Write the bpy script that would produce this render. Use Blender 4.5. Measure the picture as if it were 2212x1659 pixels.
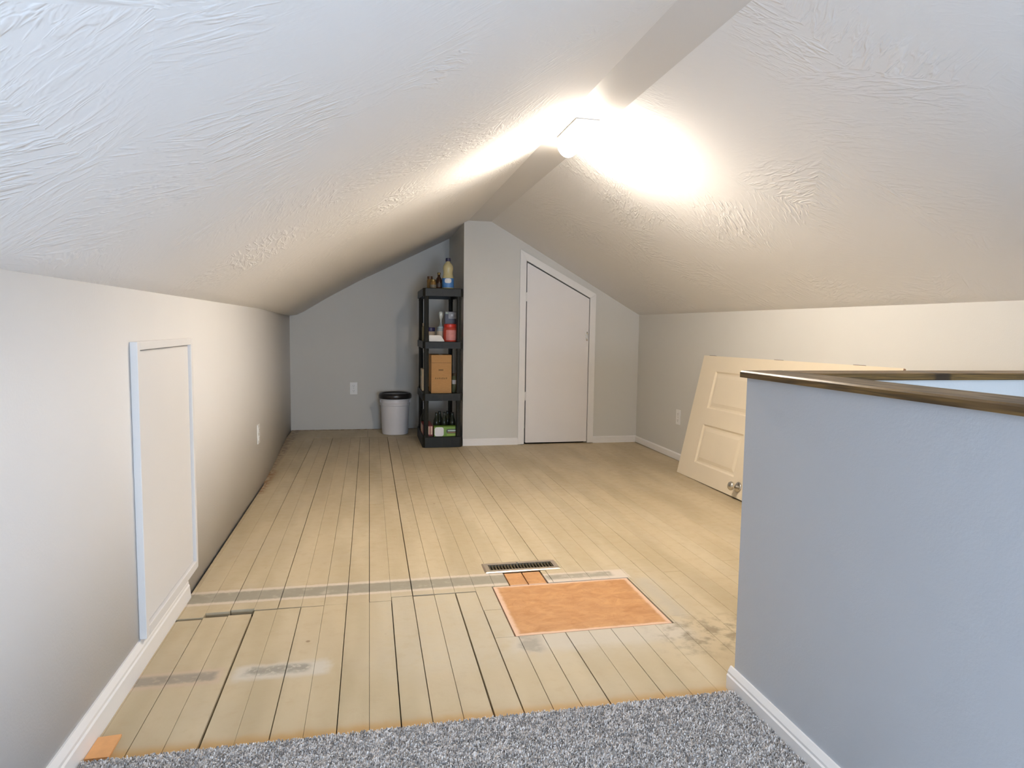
import bpy, bmesh, math, random
from mathutils import Vector, Matrix

random.seed(11)
sc = bpy.context.scene
COL = sc.collection
for o in list(bpy.data.objects):
    bpy.data.objects.remove(o)

# ------------------------------------------------------------------ camera
YAW, PITCH, ROLL, FPX = math.radians(12.078), math.radians(4.844), math.radians(-0.798), 1443.4
fw = Vector((math.sin(YAW) * math.cos(PITCH), math.cos(YAW) * math.cos(PITCH), -math.sin(PITCH)))
rt = Vector((math.cos(YAW), -math.sin(YAW), 0))
dn = fw.cross(rt)
rt2 = math.cos(ROLL) * rt + math.sin(ROLL) * dn
dn2 = -math.sin(ROLL) * rt + math.cos(ROLL) * dn
cam_d = bpy.data.cameras.new('camera')
cam = bpy.data.objects.new('camera', cam_d)
COL.objects.link(cam)
up = -dn2
back = -fw
cam.matrix_world = Matrix(((rt2.x, up.x, back.x, 0), (rt2.y, up.y, back.y, 0), (rt2.z, up.z, back.z, 1.0), (0, 0, 0, 1)))
cam_d.sensor_fit = 'HORIZONTAL'
cam_d.sensor_width = 36.0
cam_d.lens = FPX / 2212 * 36.0
cam_d.clip_start = 0.02
sc.camera = cam

# ------------------------------------------------------------------ world, exposure
WORLD_STRENGTH = 56.0
LAMP_STRENGTH = 305.0
w = bpy.data.worlds.new('daylight'); sc.world = w
w.use_nodes = True
bg = w.node_tree.nodes['Background']
bg.inputs[0].default_value = (0.62, 0.78, 1.0, 1)
bg.inputs[1].default_value = WORLD_STRENGTH
sc.view_settings.view_transform = 'Standard'
sc.view_settings.look = 'None'
sc.view_settings.gamma = 1.0
sc.view_settings.use_curve_mapping = False
sc.view_settings.exposure = 0.0
sc.cycles.glossy_bounces = 2
sc.cycles.transmission_bounces = 4
sc.cycles.max_bounces = 7
sc.cycles.caustics_reflective = False
sc.cycles.caustics_refractive = False

# main measures (metres; the camera is 1 m above the floor at the origin)
XL, XR = -0.655, 2.317
Y0, YB, YBUMP = -1.7, 6.57, 5.53
XBUMP = 0.764
AX0, AX1 = 0.99, 1.093          # long arm of the stair half wall
BY0, BY1 = 1.512, 1.615         # short arm
HWZ = 0.875
WIN = (0.20, 1.35, 0.36, 1.16)   # window in the gable behind the camera

pl = bpy.data.lights.new('window_portal', 'AREA')
pl.shape = 'RECTANGLE'; pl.size = WIN[1] - WIN[0]; pl.size_y = WIN[3] - WIN[2]
pl.cycles.is_portal = True
plo = bpy.data.objects.new('window_portal', pl); COL.objects.link(plo)
plo.location = ((WIN[0] + WIN[1]) / 2, Y0 - 0.13, (WIN[2] + WIN[3]) / 2)
plo.rotation_euler = (math.radians(90), 0, 0)

# ------------------------------------------------------------------ helpers
def tag(o, label=None, cat=None, group=None, kind=None):
    if label: o['label'] = label
    if cat: o['category'] = cat
    if group: o['group'] = group
    if kind: o['kind'] = kind
    return o

def link(name, me, mat=None, parent=None, smooth=False):
    o = bpy.data.objects.new(name, me)
    COL.objects.link(o)
    if mat is not None and len(me.materials) == 0:
        me.materials.append(mat)
    if parent is not None: o.parent = parent
    if smooth:
        for p in me.polygons: p.use_smooth = True
    return o

def fin(bm, name):
    bmesh.ops.recalc_face_normals(bm, faces=bm.faces)
    me = bpy.data.meshes.new(name); bm.to_mesh(me); bm.free()
    return me

def empty(name, loc, rz=0):
    o = bpy.data.objects.new(name, None); COL.objects.link(o)
    o.location = loc; o.rotation_euler = (0, 0, rz); o.empty_display_size = 0.05
    return o

def bbox(bm, x0, x1, y0, y1, z0, z1, bev=0, seg=2):
    r = bmesh.ops.create_cube(bm, size=1.0, matrix=Matrix.Translation(((x0 + x1) / 2, (y0 + y1) / 2, (z0 + z1) / 2)) @ Matrix.Diagonal((x1 - x0, y1 - y0, z1 - z0, 1)))
    if bev:
        es = list({e for v in r['verts'] for e in v.link_edges})
        bmesh.ops.bevel(bm, geom=es, offset=bev, segments=seg, affect='EDGES', profile=0.5)

def box(name, x0, x1, y0, y1, z0, z1, mat, parent=None, bev=0, seg=2):
    bm = bmesh.new(); bbox(bm, x0, x1, y0, y1, z0, z1, bev, seg)
    return link(name, fin(bm, name), mat, parent)

def boxes(name, lst, mat, parent=None, bev=0):
    bm = bmesh.new()
    for b in lst: bbox(bm, *b, bev)
    return link(name, fin(bm, name), mat, parent)

def prism_y(name, pts, y0, y1, mat, parent=None, bev=0, smooth=False):
    """closed outline in x,z extruded along y"""
    bm = bmesh.new()
    a = [bm.verts.new((x, y0, z)) for x, z in pts]
    b = [bm.verts.new((x, y1, z)) for x, z in pts]
    bm.faces.new(a); bm.faces.new(b[::-1])
    n = len(pts)
    for i in range(n): bm.faces.new((a[i], b[i], b[(i + 1) % n], a[(i + 1) % n]))
    if bev: bmesh.ops.bevel(bm, geom=list(bm.edges), offset=bev, segments=2, affect='EDGES')
    return link(name, fin(bm, name), mat, parent, smooth)

def prism_x(name, pts, x0, x1, mat, parent=None, bev=0):
    """closed outline in y,z extruded along x"""
    bm = bmesh.new()
    a = [bm.verts.new((x0, y, z)) for y, z in pts]
    b = [bm.verts.new((x1, y, z)) for y, z in pts]
    bm.faces.new(a); bm.faces.new(b[::-1])
    n = len(pts)
    for i in range(n): bm.faces.new((a[i], b[i], b[(i + 1) % n], a[(i + 1) % n]))
    if bev: bmesh.ops.bevel(bm, geom=list(bm.edges), offset=bev, segments=2, affect='EDGES')
    return link(name, fin(bm, name), mat, parent)

def lathe(name, prof, mat, parent=None, loc=(0, 0, 0), n=32, sx=1, sy=1):
    """profile of (radius, z) from bottom to top turned about z"""
    bm = bmesh.new(); rings = []
    for r, z in prof:
        if r < 1e-5: rings.append([bm.verts.new((loc[0], loc[1], loc[2] + z))])
        else: rings.append([bm.verts.new((loc[0] + r * sx * math.cos(2 * math.pi * k / n), loc[1] + r * sy * math.sin(2 * math.pi * k / n), loc[2] + z)) for k in range(n)])
    for a, b in zip(rings, rings[1:]):
        for k in range(n):
            k2 = (k + 1) % n
            if len(a) == 1 and len(b) == 1: continue
            if len(a) == 1: bm.faces.new((a[0], b[k2], b[k]))
            elif len(b) == 1: bm.faces.new((a[k], a[k2], b[0]))
            else: bm.faces.new((a[k], a[k2], b[k2], b[k]))
    if len(rings[0]) > 1: bm.faces.new(rings[0][::-1])
    if len(rings[-1]) > 1: bm.faces.new(rings[-1])
    me = fin(bm, name)
    for p in me.polygons: p.use_smooth = len(p.vertices) <= 4
    try: me.set_sharp_from_angle(angle=math.radians(40))
    except Exception: pass
    return link(name, me, mat, parent)

# ------------------------------------------------------------------ materials
def srgb(r, g, b):
    f = lambda c: (c / 255 / 12.92) if c / 255 <= 0.04045 else ((c / 255 + 0.055) / 1.055) ** 2.4
    return (f(r), f(g), f(b), 1)

class NB:
    """small node builder"""
    def __init__(s, name):
        s.m = bpy.data.materials.new(name); s.m.use_nodes = True
        s.t = s.m.node_tree; s.p = s.t.nodes['Principled BSDF']
    def n(s, typ, **kw):
        nd = s.t.nodes.new(typ)
        for k, v in kw.items(): setattr(nd, k, v)
        return nd
    def l(s, a, b): s.t.links.new(a, b)
    def val(s, sock, v):
        if hasattr(v, 'is_output'): s.l(v, sock)
        else: sock.default_value = v
    def math(s, op, a, b=None, clamp=False):
        nd = s.n('ShaderNodeMath', operation=op, use_clamp=clamp)
        s.val(nd.inputs[0], a)
        if b is not None: s.val(nd.inputs[1], b)
        return nd.outputs[0]
    def ramp(s, v, a, b, lo=0.0, hi=1.0, smooth=True):
        nd = s.n('ShaderNodeMapRange', interpolation_type='SMOOTHSTEP' if smooth else 'LINEAR')
        s.val(nd.inputs[0], v)
        for i, q in enumerate((a, b, lo, hi)): nd.inputs[i + 1].default_value = q
        return nd.outputs[0]
    def mix(s, f, a, b, mode='MIX'):
        nd = s.n('ShaderNodeMix', data_type='RGBA', blend_type=mode)
        s.val(nd.inputs[0], f); s.val(nd.inputs[6], a); s.val(nd.inputs[7], b)
        return nd.outputs[2]
    def noise(s, vec, scale, detail=3, rough=0.55, dist=0.0):
        nd = s.n('ShaderNodeTexNoise')
        if vec is not None: s.l(vec, nd.inputs['Vector'])
        nd.inputs['Scale'].default_value = scale; nd.inputs['Detail'].default_value = detail
        nd.inputs['Roughness'].default_value = rough; nd.inputs['Distortion'].default_value = dist
        return nd.outputs[0]
    def pos(s): return s.n('ShaderNodeNewGeometry').outputs['Position']
    def obj(s): return s.n('ShaderNodeTexCoord').outputs['Object']
    def mapping(s, vec, scale=(1, 1, 1), rot=(0, 0, 0), loc=(0, 0, 0)):
        nd = s.n('ShaderNodeMapping'); s.l(vec, nd.inputs[0])
        nd.inputs['Scale'].default_value = scale; nd.inputs['Rotation'].default_value = rot; nd.inputs['Location'].default_value = loc
        return nd.outputs[0]
    def xyz(s, vec):
        nd = s.n('ShaderNodeSeparateXYZ'); s.l(vec, nd.inputs[0]); return nd.outputs
    def bump(s, h, strength, dist=0.01):
        nd = s.n('ShaderNodeBump'); s.val(nd.inputs['Height'], h)
        nd.inputs['Strength'].default_value = strength; nd.inputs['Distance'].default_value = dist
        s.l(nd.outputs[0], s.p.inputs['Normal'])
    def set(s, col=None, rough=None, metal=None, spec=None):
        if col is not None: s.val(s.p.inputs['Base Color'], col)
        if rough is not None: s.val(s.p.inputs['Roughness'], rough)
        if metal is not None: s.p.inputs['Metallic'].default_value = metal
        if spec is not None: s.p.inputs['Specular IOR Level'].default_value = spec
        return s.m

def plain(name, col, rough=0.5, metal=0, spec=0.5, var=0.06, scale=30, bump=0.0):
    b = NB(name)
    f = b.noise(b.obj(), scale)
    dark = tuple(c * (1 - var) for c in col[:3]) + (1,)
    lite = tuple(min(1, c * (1 + var)) for c in col[:3]) + (1,)
    b.set(b.mix(f, dark, lite), rough, metal, spec)
    if bump: b.bump(b.noise(b.obj(), scale * 4), bump, 0.002)
    return b.m

def glass(name, col, rough=0.08, alpha=0.45):
    """thin tinted plastic or glass"""
    b = NB(name)
    b.set(col, rough, 0, 0.6)
    b.p.inputs['Transmission Weight'].default_value = alpha
    b.p.inputs['IOR'].default_value = 1.35
    return b.m

def wall_paint(name, col, bump=0.12):
    b = NB(name)
    p = b.pos()
    big = b.noise(p, 1.3, 3)
    c = b.mix(big, tuple(x * 0.96 for x in col[:3]) + (1,), tuple(x * 1.04 for x in col[:3]) + (1,))
    b.set(c, 0.55, 0, 0.35)
    b.bump(b.math('ADD', b.noise(p, 160, 2), b.math('MULTIPLY', b.noise(p, 9, 3), 0.8)), bump, 0.003)
    return b.m

M_WALL = wall_paint('grey wall paint', (0.645, 0.63, 0.59, 1))
M_WALLL = wall_paint('knee wall paint lifted by lamplight', (0.70, 0.685, 0.67, 1))  # the grey of the other walls, with lamp light painted in as a lighter tone
M_HALF = wall_paint('half wall paint with daylight tint', (0.50, 0.525, 0.56, 1))  # grey wall with the bluish cast of daylight put into its colour
M_WALLW = wall_paint('white stairwell paint', (0.88, 0.88, 0.87, 1))

def ceiling_mat():
    b = NB('brushed ceiling plaster')
    p = b.pos()
    # patches of short brush strokes turned by a coarse cell pattern
    vor = b.n('ShaderNodeTexVoronoi'); b.l(p, vor.inputs['Vector']); vor.inputs['Scale'].default_value = 2.6
    cell = b.xyz(vor.outputs['Color'])[0]
    ang = b.math('MULTIPLY', cell, 6.28)
    rot = b.n('ShaderNodeVectorRotate', rotation_type='Z_AXIS'); b.l(p, rot.inputs['Vector']); b.l(ang, rot.inputs['Angle'])
    st = b.mapping(rot.outputs[0], (52, 11, 25))
    strokes = b.ramp(b.noise(st, 1.0, 2, 0.6, 0.9), 0.42, 0.72)
    amount = b.ramp(b.noise(p, 2.2, 1), 0.42, 0.68, 0.08, 1.0)
    fine = b.noise(p, 60, 1)
    h = b.math('ADD', b.math('MULTIPLY', strokes, amount), b.math('MULTIPLY', fine, 0.12))
    b.bump(h, 0.32, 0.008)
    b.set((0.84, 0.825, 0.81, 1), 0.85, 0, 0.06)
    return b.m
M_CEIL = ceiling_mat()
M_RIDGE = wall_paint('smooth ridge paint', (0.72, 0.70, 0.68, 1), 0.05)
M_TRIM = plain('white trim paint', (0.83, 0.81, 0.79, 1), 0.35, var=0.02)
M_DOOR = plain('off white door paint', (0.82, 0.79, 0.78, 1), 0.45, var=0.02, scale=6)
M_CREAM = plain('cream door paint', (0.80, 0.70, 0.54, 1), 0.35, var=0.03, scale=6)
M_DARK = plain('dark void', (0.02, 0.018, 0.015, 1), 0.9)
M_SUB = plain('old subfloor', (0.022, 0.017, 0.012, 1), 0.9, var=0.4)
M_RAWWOOD = plain('raw wood edge', (0.42, 0.28, 0.20, 1), 0.7, var=0.2, scale=60)
M_CHROME = plain('brushed nickel', (0.66, 0.63, 0.58, 1), 0.22, 1.0, var=0.03)
M_STEELDK = plain('dark hinge steel', (0.16, 0.13, 0.11, 1), 0.45, 0.8)
M_PLATE = plain('white plastic', (0.83, 0.82, 0.80, 1), 0.28, var=0.02)
M_SLOT = plain('socket slot', (0.03, 0.03, 0.03, 1), 0.6)

def plank_mat():
    b = NB('worn tan floor paint')
    p = b.pos()
    s = b.xyz(p); X, Y = s[0], s[1]
    info = b.n('ShaderNodeObjectInfo').outputs['Random']
    n1 = b.noise(b.mapping(p, (6, 1.2, 6)), 1.0, 2)
    n2 = b.noise(p, 22, 3)
    n3 = b.noise(p, 60, 2)
    c = b.mix(b.ramp(n1, 0.3, 0.7), (0.435, 0.355, 0.225, 1), (0.575, 0.48, 0.325, 1))
    c = b.mix(b.ramp(b.noise(p, 3.2, 2), 0.45, 0.7, 0, 0.35), c, (0.46, 0.385, 0.275, 1))
    c = b.mix(b.math('MULTIPLY', info, 0.5), c, (0.535, 0.43, 0.275, 1))
    c = b.mix(b.ramp(n2, 0.52, 0.74, 0, 0.30), c, (0.46, 0.345, 0.21, 1))
    xw = b.math('ADD', X, b.math('MULTIPLY', b.math('SUBTRACT', n2, 0.5), 0.05))
    yw = b.math('ADD', Y, b.math('MULTIPLY', b.math('SUBTRACT', n2, 0.5), 0.035))
    xs = b.math('ADD', X, b.math('MULTIPLY', b.math('SUBTRACT', n3, 0.5), 0.02))
    ys = b.math('ADD', Y, b.math('MULTIPLY', b.math('SUBTRACT', n3, 0.5), 0.014))
    def rect(x0, x1, y0, y1, e, xx=xw, yy=yw):
        a = b.math('MULTIPLY', b.ramp(xx, x0 - e, x0 + e), b.ramp(xx, x1 - e, x1 + e, 1, 0))
        d = b.math('MULTIPLY', b.ramp(yy, y0 - e, y0 + e), b.ramp(yy, y1 - e, y1 + e, 1, 0))
        return b.math('MULTIPLY', a, d)
    def over(c, mask, col, k=1.0, mod=None):
        if mod is not None: mask = b.math('MULTIPLY', mask, mod)
        return b.mix(b.math('MULTIPLY', mask, k), c, col)
    grey = (0.305, 0.275, 0.21, 1); pale = (0.66, 0.58, 0.50, 1)
    # scrubbed paler paint around the patch and towards the carpet
    c = over(c, rect(0.02, 1.08, 1.86, 2.47, 0.10), (0.56, 0.50, 0.385, 1), 0.6, b.ramp(n2, 0.3, 0.6, 0.4, 1))
    c = over(c, rect(0.44, 1.04, 1.93, 2.05, 0.03), (0.58, 0.53, 0.45, 1), 0.7)
    c = over(c, rect(0.94, 1.30, 1.84, 2.06, 0.08), (0.25, 0.20, 0.13, 1), 0.75, b.ramp(n2, 0.42, 0.66))
    c = over(c, rect(1.04, 1.10, 2.08, 2.45, 0.03), (0.46, 0.42, 0.35, 1), 0.6)
    c = over(c, rect(0.465, 0.53, 1.93, 2.06, 0.015), (0.30, 0.27, 0.22, 1), 0.7, b.ramp(n2, 0.3, 0.55, 0.4, 1))
    # bare band where a wall once stood
    c = over(c, rect(-0.70, 0.56, 2.475, 2.605, 0.006, xs, ys), pale, 0.75)
    c = over(c, rect(-0.70, 0.55, 2.495, 2.582, 0.008, xs, ys), grey, 0.95, b.ramp(n2, 0.25, 0.45, 0.7, 1))
    c = over(c, rect(0.66, 1.03, 2.465, 2.56, 0.008, xs, ys), pale, 0.8)
    c = over(c, rect(0.69, 0.97, 2.497, 2.545, 0.010, xs, ys), grey, 0.85, b.ramp(n2, 0.3, 0.5, 0.5, 1))
    # two bare strips nearer the carpet
    c = over(c, rect(-0.66, -0.415, 1.915, 2.00, 0.012, xs, ys), (0.55, 0.42, 0.33, 1), 0.6)
    c = over(c, rect(-0.66, -0.43, 1.935, 1.985, 0.010, xs, ys), (0.29, 0.255, 0.20, 1), 0.9, b.ramp(n3, 0.3, 0.5, 0.6, 1))
    c = over(c, rect(-0.38, -0.12, 1.915, 2.00, 0.016), (0.60, 0.56, 0.49, 1), 0.8)
    c = over(c, rect(-0.355, -0.175, 1.943, 1.985, 0.014), (0.30, 0.275, 0.225, 1), 0.95, b.ramp(n3, 0.32, 0.5, 0.3, 1))
    # varnish line left along the carpet edge, raw edge along the left wall
    c = over(c, b.ramp(yw, 1.615, 1.66, 1, 0), (0.50, 0.305, 0.115, 1), 0.85)
    c = over(c, b.math('MULTIPLY', b.ramp(xw, -0.655, -0.630, 1, 0), b.ramp(Y, 2.6, 2.7)), (0.30, 0.22, 0.16, 1), 0.9, b.ramp(n2, 0.35, 0.6))
    c = over(c, rect(-0.68, -0.615, 4.1, 4.75, 0.02), (0.30, 0.16, 0.07, 1), 0.8, b.ramp(n2, 0.4, 0.55))
    c = over(c, b.ramp(yw, 6.47, 6.53), (0.22, 0.12, 0.06, 1), 0.85, b.ramp(n2, 0.35, 0.6))
    # scattered brown chips
    vor = b.n('ShaderNodeTexVoronoi'); b.l(p, vor.inputs['Vector']); vor.inputs['Scale'].default_value = 7
    spot = b.math('MULTIPLY', b.ramp(vor.outputs['Distance'], 0.03, 0.07, 1, 0), b.ramp(b.xyz(vor.outputs['Color'])[1], 0.72, 0.75))
    c = over(c, spot, (0.24, 0.15, 0.08, 1), 0.8)
    b.set(c, b.ramp(n2, 0.2, 0.8, 0.42, 0.62), 0, 0.4)
    b.bump(b.math('ADD', n3, b.math('MULTIPLY', b.noise(b.mapping(p, (90, 6, 90)), 1.0, 3), 0.6)), 0.18, 0.002)
    return b.m
M_PLANK = plank_mat()

def osb_mat():
    b = NB('pressed strand board')
    p = b.pos()
    vor = b.n('ShaderNodeTexVoronoi', feature='F1'); b.l(b.mapping(p, (1, 1, 1)), vor.inputs['Vector']); vor.inputs['Scale'].default_value = 26
    cs = b.xyz(vor.outputs['Color'])
    rot = b.n('ShaderNodeVectorRotate', rotation_type='Z_AXIS'); b.l(p, rot.inputs['Vector']); b.l(b.math('MULTIPLY', cs[0], 6.28), rot.inputs['Angle'])
    fib = b.noise(b.mapping(rot.outputs[0], (20, 120, 20)), 1.0, 3)
    big = b.ramp(b.noise(b.mapping(p, (11, 22, 14), (0, 0, 0.45)), 1.0, 4, 0.65, 1.0), 0.12, 0.9)
    c = b.mix(big, (0.40, 0.175, 0.060, 1), (0.64, 0.345, 0.145, 1))
    c = b.mix(b.math('MULTIPLY', cs[1], 0.35), c, (0.60, 0.34, 0.16, 1))
    c = b.mix(b.ramp(fib, 0.5, 0.8, 0, 0.5), c, (0.40, 0.18, 0.07, 1))
    s = b.xyz(p)
    n = b.math('MULTIPLY', b.math('SUBTRACT', b.noise(p, 40, 3), 0.5), 0.012)
    ex = b.math('ABSOLUTE', b.math('SUBTRACT', s[0], 0.737)); ey = b.math('ABSOLUTE', b.math('SUBTRACT', s[1], 2.256))
    rim = b.math('MAXIMUM', b.ramp(b.math('ADD', ex, n), 0.252, 0.266), b.ramp(b.math('ADD', ey, n), 0.190, 0.203))
    rim = b.math('MULTIPLY', rim, b.ramp(s[1], 2.47, 2.475, 1, 0))
    c = b.mix(b.math('MULTIPLY', rim, 0.8), c, (0.78, 0.56, 0.42, 1))
    b.set(c, 0.55, 0, 0.4)
    b.bump(b.math('ADD', fib, big), 0.25, 0.003)
    return b.m
M_OSB = osb_mat()

def cap_mat(axis):
    b = NB('dark stained pine ' + axis)
    p = b.pos()
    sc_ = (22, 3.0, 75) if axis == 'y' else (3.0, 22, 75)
    warp = b.noise(b.mapping(p, (4, 4, 14)), 1.0, 2)
    nd = b.n('ShaderNodeTexNoise'); b.l(b.mapping(p, sc_), nd.inputs['Vector'])
    nd.inputs['Scale'].default_value = 1.2; nd.inputs['Detail'].default_value = 4; nd.inputs['Distortion'].default_value = 1.6
    g = b.ramp(nd.outputs[0], 0.35, 0.68)
    lite = 1.0 if axis == 'y' else 1.7  # far cap: same stain, lightened to hold the window light in its colour
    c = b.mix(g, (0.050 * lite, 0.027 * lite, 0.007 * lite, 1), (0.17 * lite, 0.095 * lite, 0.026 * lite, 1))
    c = b.mix(b.ramp(warp, 0.55, 0.8, 0, 0.6), c, (0.30, 0.175, 0.075, 1))
    if axis == 'x':
        s = b.xyz(p)
        d = b.math('ABSOLUTE', b.math('SUBTRACT', s[0], 1.50))
        c = b.mix(b.ramp(d, 0.018, 0.032, 0.9, 0), c, (0.035, 0.018, 0.008, 1))
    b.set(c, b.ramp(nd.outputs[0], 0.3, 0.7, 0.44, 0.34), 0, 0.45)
    b.bump(nd.outputs[0], 0.12, 0.002)
    return b.m
M_CAPY, M_CAPX = cap_mat('y'), cap_mat('x')

# ------------------------------------------------------------------ room shell
def struct(o, label=None):
    o['kind'] = 'structure'
    if label: o['label'] = label
    return o

# floor: dark subfloor slab with a stairwell opening; the planks are its parts
floor = struct(boxes('floor', [(-0.95, XR + 0.15, BY0, YB + 0.1, -0.10, -0.024), (-0.95, AX1, Y0 - 0.1, BY0, -0.10, -0.024)], M_SUB), 'tan painted plank floor with dark gaps')

# left knee wall, flaring slightly at the far end
def left_x(y):
    t = max(0.0, min(1.0, (y - 4.3) / 2.27))
    return XL - 0.075 * (t * t * (3 - 2 * t) * 0.6 + t * 0.4)
ys = [Y0 - 0.1, 1.0, 2.5, 4.0, 4.3] + [4.3 + 2.4 * i / 14 for i in range(1, 15)]
bm = bmesh.new()
cols = []
for y in ys:
    x = left_x(y)
    cols.append([bm.verts.new(q) for q in ((x, y, -0.02), (x, y, 1.10), (x - 0.09, y, 1.10), (x - 0.09, y, -0.02))])
for a, b_ in zip(cols, cols[1:]):
    for k in range(4): bm.faces.new((a[k], a[(k + 1) % 4], b_[(k + 1) % 4], b_[k]))
bm.faces.new(cols[0]); bm.faces.new(cols[-1][::-1])
me = fin(bm, 'wall_left')
wl = struct(link('wall_left', me, M_WALLL), 'pale grey knee wall along the left side')
for p in me.polygons:
    p.use_smooth = abs(p.normal.x) > 0.9

struct(box('wall_right', XR, XR + 0.1, Y0 - 0.1, YB + 0.1, -1.6, 1.14, M_WALL), 'pale grey knee wall along the right side')
struct(prism_y('wall_back', [(-0.9, -0.02), (2.5, -0.02), (2.5, 1.05), (0.99, 1.90), (0.80, 1.90), (-0.9, 1.0), ], YB, YB + 0.1, M_WALL), 'grey gable wall at the far end')
# the closet wall that stands forward, with the slanted door opening
DL, DR, DTL, DTR = 1.288, 1.862, 1.562, 1.258
struct(prism_y('wall_closet', [(XBUMP, -0.02), (DL, -0.02), (DL, DTL), (DR, DTR), (DR, -0.02), (XR + 0.02, -0.02), (XR + 0.02, 1.14), (0.99, 1.885), (XBUMP, 1.885)], YBUMP, YBUMP + 0.10, M_WALL), 'grey closet wall with a slanted doorway')
struct(box('wall_closet_side', XBUMP, XBUMP + 0.10, YBUMP + 0.10, YB, -0.02, 1.885, M_WALL), 'shaded closet side wall beside the black shelf unit')
# gable behind the camera with its window opening
struct(boxes('wall_rear', [(-0.9, WIN[0], Y0 - 0.1, Y0, -1.6, 2.0), (WIN[1], 2.5, Y0 - 0.1, Y0, -1.6, 2.0),
                           (WIN[0], WIN[1], Y0 - 0.1, Y0, -1.6, WIN[2]), (WIN[0], WIN[1], Y0 - 0.1, Y0, WIN[3], 2.0)], M_WALL), 'gable wall behind the camera')
win = struct(boxes('window_1', [(WIN[0], WIN[0] + 0.05, Y0 - 0.09, Y0 + 0.015, WIN[2], WIN[3]), (WIN[1] - 0.05, WIN[1], Y0 - 0.09, Y0 + 0.015, WIN[2], WIN[3]),
                                (WIN[0] + 0.05, WIN[1] - 0.05, Y0 - 0.09, Y0 + 0.015, WIN[2], WIN[2] + 0.05), (WIN[0] + 0.05, WIN[1] - 0.05, Y0 - 0.09, Y0 + 0.015, WIN[3] - 0.05, WIN[3])], M_TRIM), 'white framed gable window')
b = NB('window glass')
tr = b.n('ShaderNodeBsdfTransparent'); gl = b.n('ShaderNodeBsdfGlossy'); gl.inputs['Roughness'].default_value = 0.02
mx = b.n('ShaderNodeMixShader'); mx.inputs[0].default_value = 0.06
b.l(tr.outputs[0], mx.inputs[1]); b.l(gl.outputs[0], mx.inputs[2]); b.l(mx.outputs[0], b.t.nodes['Material Output'].inputs[0])
box('pane', WIN[0] + 0.05, WIN[1] - 0.05, Y0 - 0.055, Y0 - 0.05, WIN[2] + 0.05, WIN[3] - 0.05, b.m, win)

# ceiling: two plastered slopes and a flat smooth strip along the ridge
RX0, RX1, RZ = 0.800, 0.990, 1.868
LP = [(-0.95, 1.075), (-0.72, 1.081), (-0.66, 1.090), (-0.60, 1.120), (-0.40, 1.245), (-0.10, 1.415), (0.25, 1.590), (0.55, 1.742), (RX0, RZ)]
RP = [(RX1, RZ), (1.3, 1.697), (1.8, 1.414), (2.26, 1.153), (2.32, 1.122), (2.5, 1.10)]
def slab(name, pts, mat, th=0.05, smooth=True):
    bm = bmesh.new()
    rows = []
    for y in (Y0 - 0.1, YB + 0.1):
        rows.append(([bm.verts.new((x, y, z)) for x, z in pts], [bm.verts.new((x, y, z + th)) for x, z in pts]))
    n = len(pts)
    for i in range(n - 1):
        bm.faces.new((rows[0][0][i], rows[0][0][i + 1], rows[1][0][i + 1], rows[1][0][i]))
        bm.faces.new((rows[0][1][i], rows[1][1][i], rows[1][1][i + 1], rows[0][1][i + 1]))
        for r in rows: bm.faces.new((r[0][i], r[1][i], r[1][i + 1], r[0][i + 1]))
    for i in (0, n - 1): bm.faces.new((rows[0][0][i], rows[1][0][i], rows[1][1][i], rows[0][1][i]))
    me = fin(bm, name)
    for p in me.polygons: p.use_smooth = abs(p.normal.y) < 0.5
    try: me.set_sharp_from_angle(angle=math.radians(35))
    except Exception: pass
    return link(name, me, mat)
ceil = struct(slab('ceiling', LP, M_CEIL), 'white brushed plaster ceiling rising to a flat ridge')
for nm, pts, mt, lb in (('slope', RP, M_CEIL, 'right ceiling slope'), ('ridge_strip', [(RX0 - 0.0, RZ), (RX1 + 0.0, RZ)], M_RIDGE, 'smooth flat ridge strip')):
    s_ = slab(nm, pts, mt); s_.parent = ceil; s_['label'] = lb

# half wall around the stairwell, its caps and the shaft below
struct(box('wall_stair', AX0, AX1, Y0, BY1, -0.02, HWZ, M_HALF), 'grey half wall with a painted daylight tint guarding the stairwell')
struct(box('wall_stair_end', AX1, XR, BY0, BY1, -1.6, HWZ, M_WALLW), 'white far half wall of the stairwell')
struct(box('wall_stairwell', AX0, AX1, Y0, BY1, -1.6, -0.10, M_WALLW), 'white stairwell wall below the floor')
st = struct(box('floor_stairwell', AX0, XR, Y0, BY1, -1.7, -1.6, M_WALLW), 'stairwell landing')
M_TREAD = plain('stair tread wood', (0.35, 0.24, 0.14, 1), 0.5)
for i in range(7):
    box('stair_step', AX1 + 0.002, XR - 0.002, Y0 + 0.02 + i * 0.25, Y0 + 0.02 + (i + 1) * 0.25 + 0.02, -0.2 - i * 0.2 - 0.05, -0.2 - i * 0.2, M_TREAD, st)
def cap_profile(o0, o1, z0, z1):
    r = 0.004
    return [(o0, z0), (o1, z0), (o1, z1 - r), (o1 - r, z1), (o0 + r, z1), (o0, z1 - r)]
CZ0, CZ1 = HWZ, HWZ + 0.018
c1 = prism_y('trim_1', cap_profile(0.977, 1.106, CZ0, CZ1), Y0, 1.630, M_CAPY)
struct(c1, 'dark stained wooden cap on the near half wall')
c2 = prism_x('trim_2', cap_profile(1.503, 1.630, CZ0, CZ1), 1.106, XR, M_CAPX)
struct(c2, 'dark stained wooden cap on the far half wall')

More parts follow.
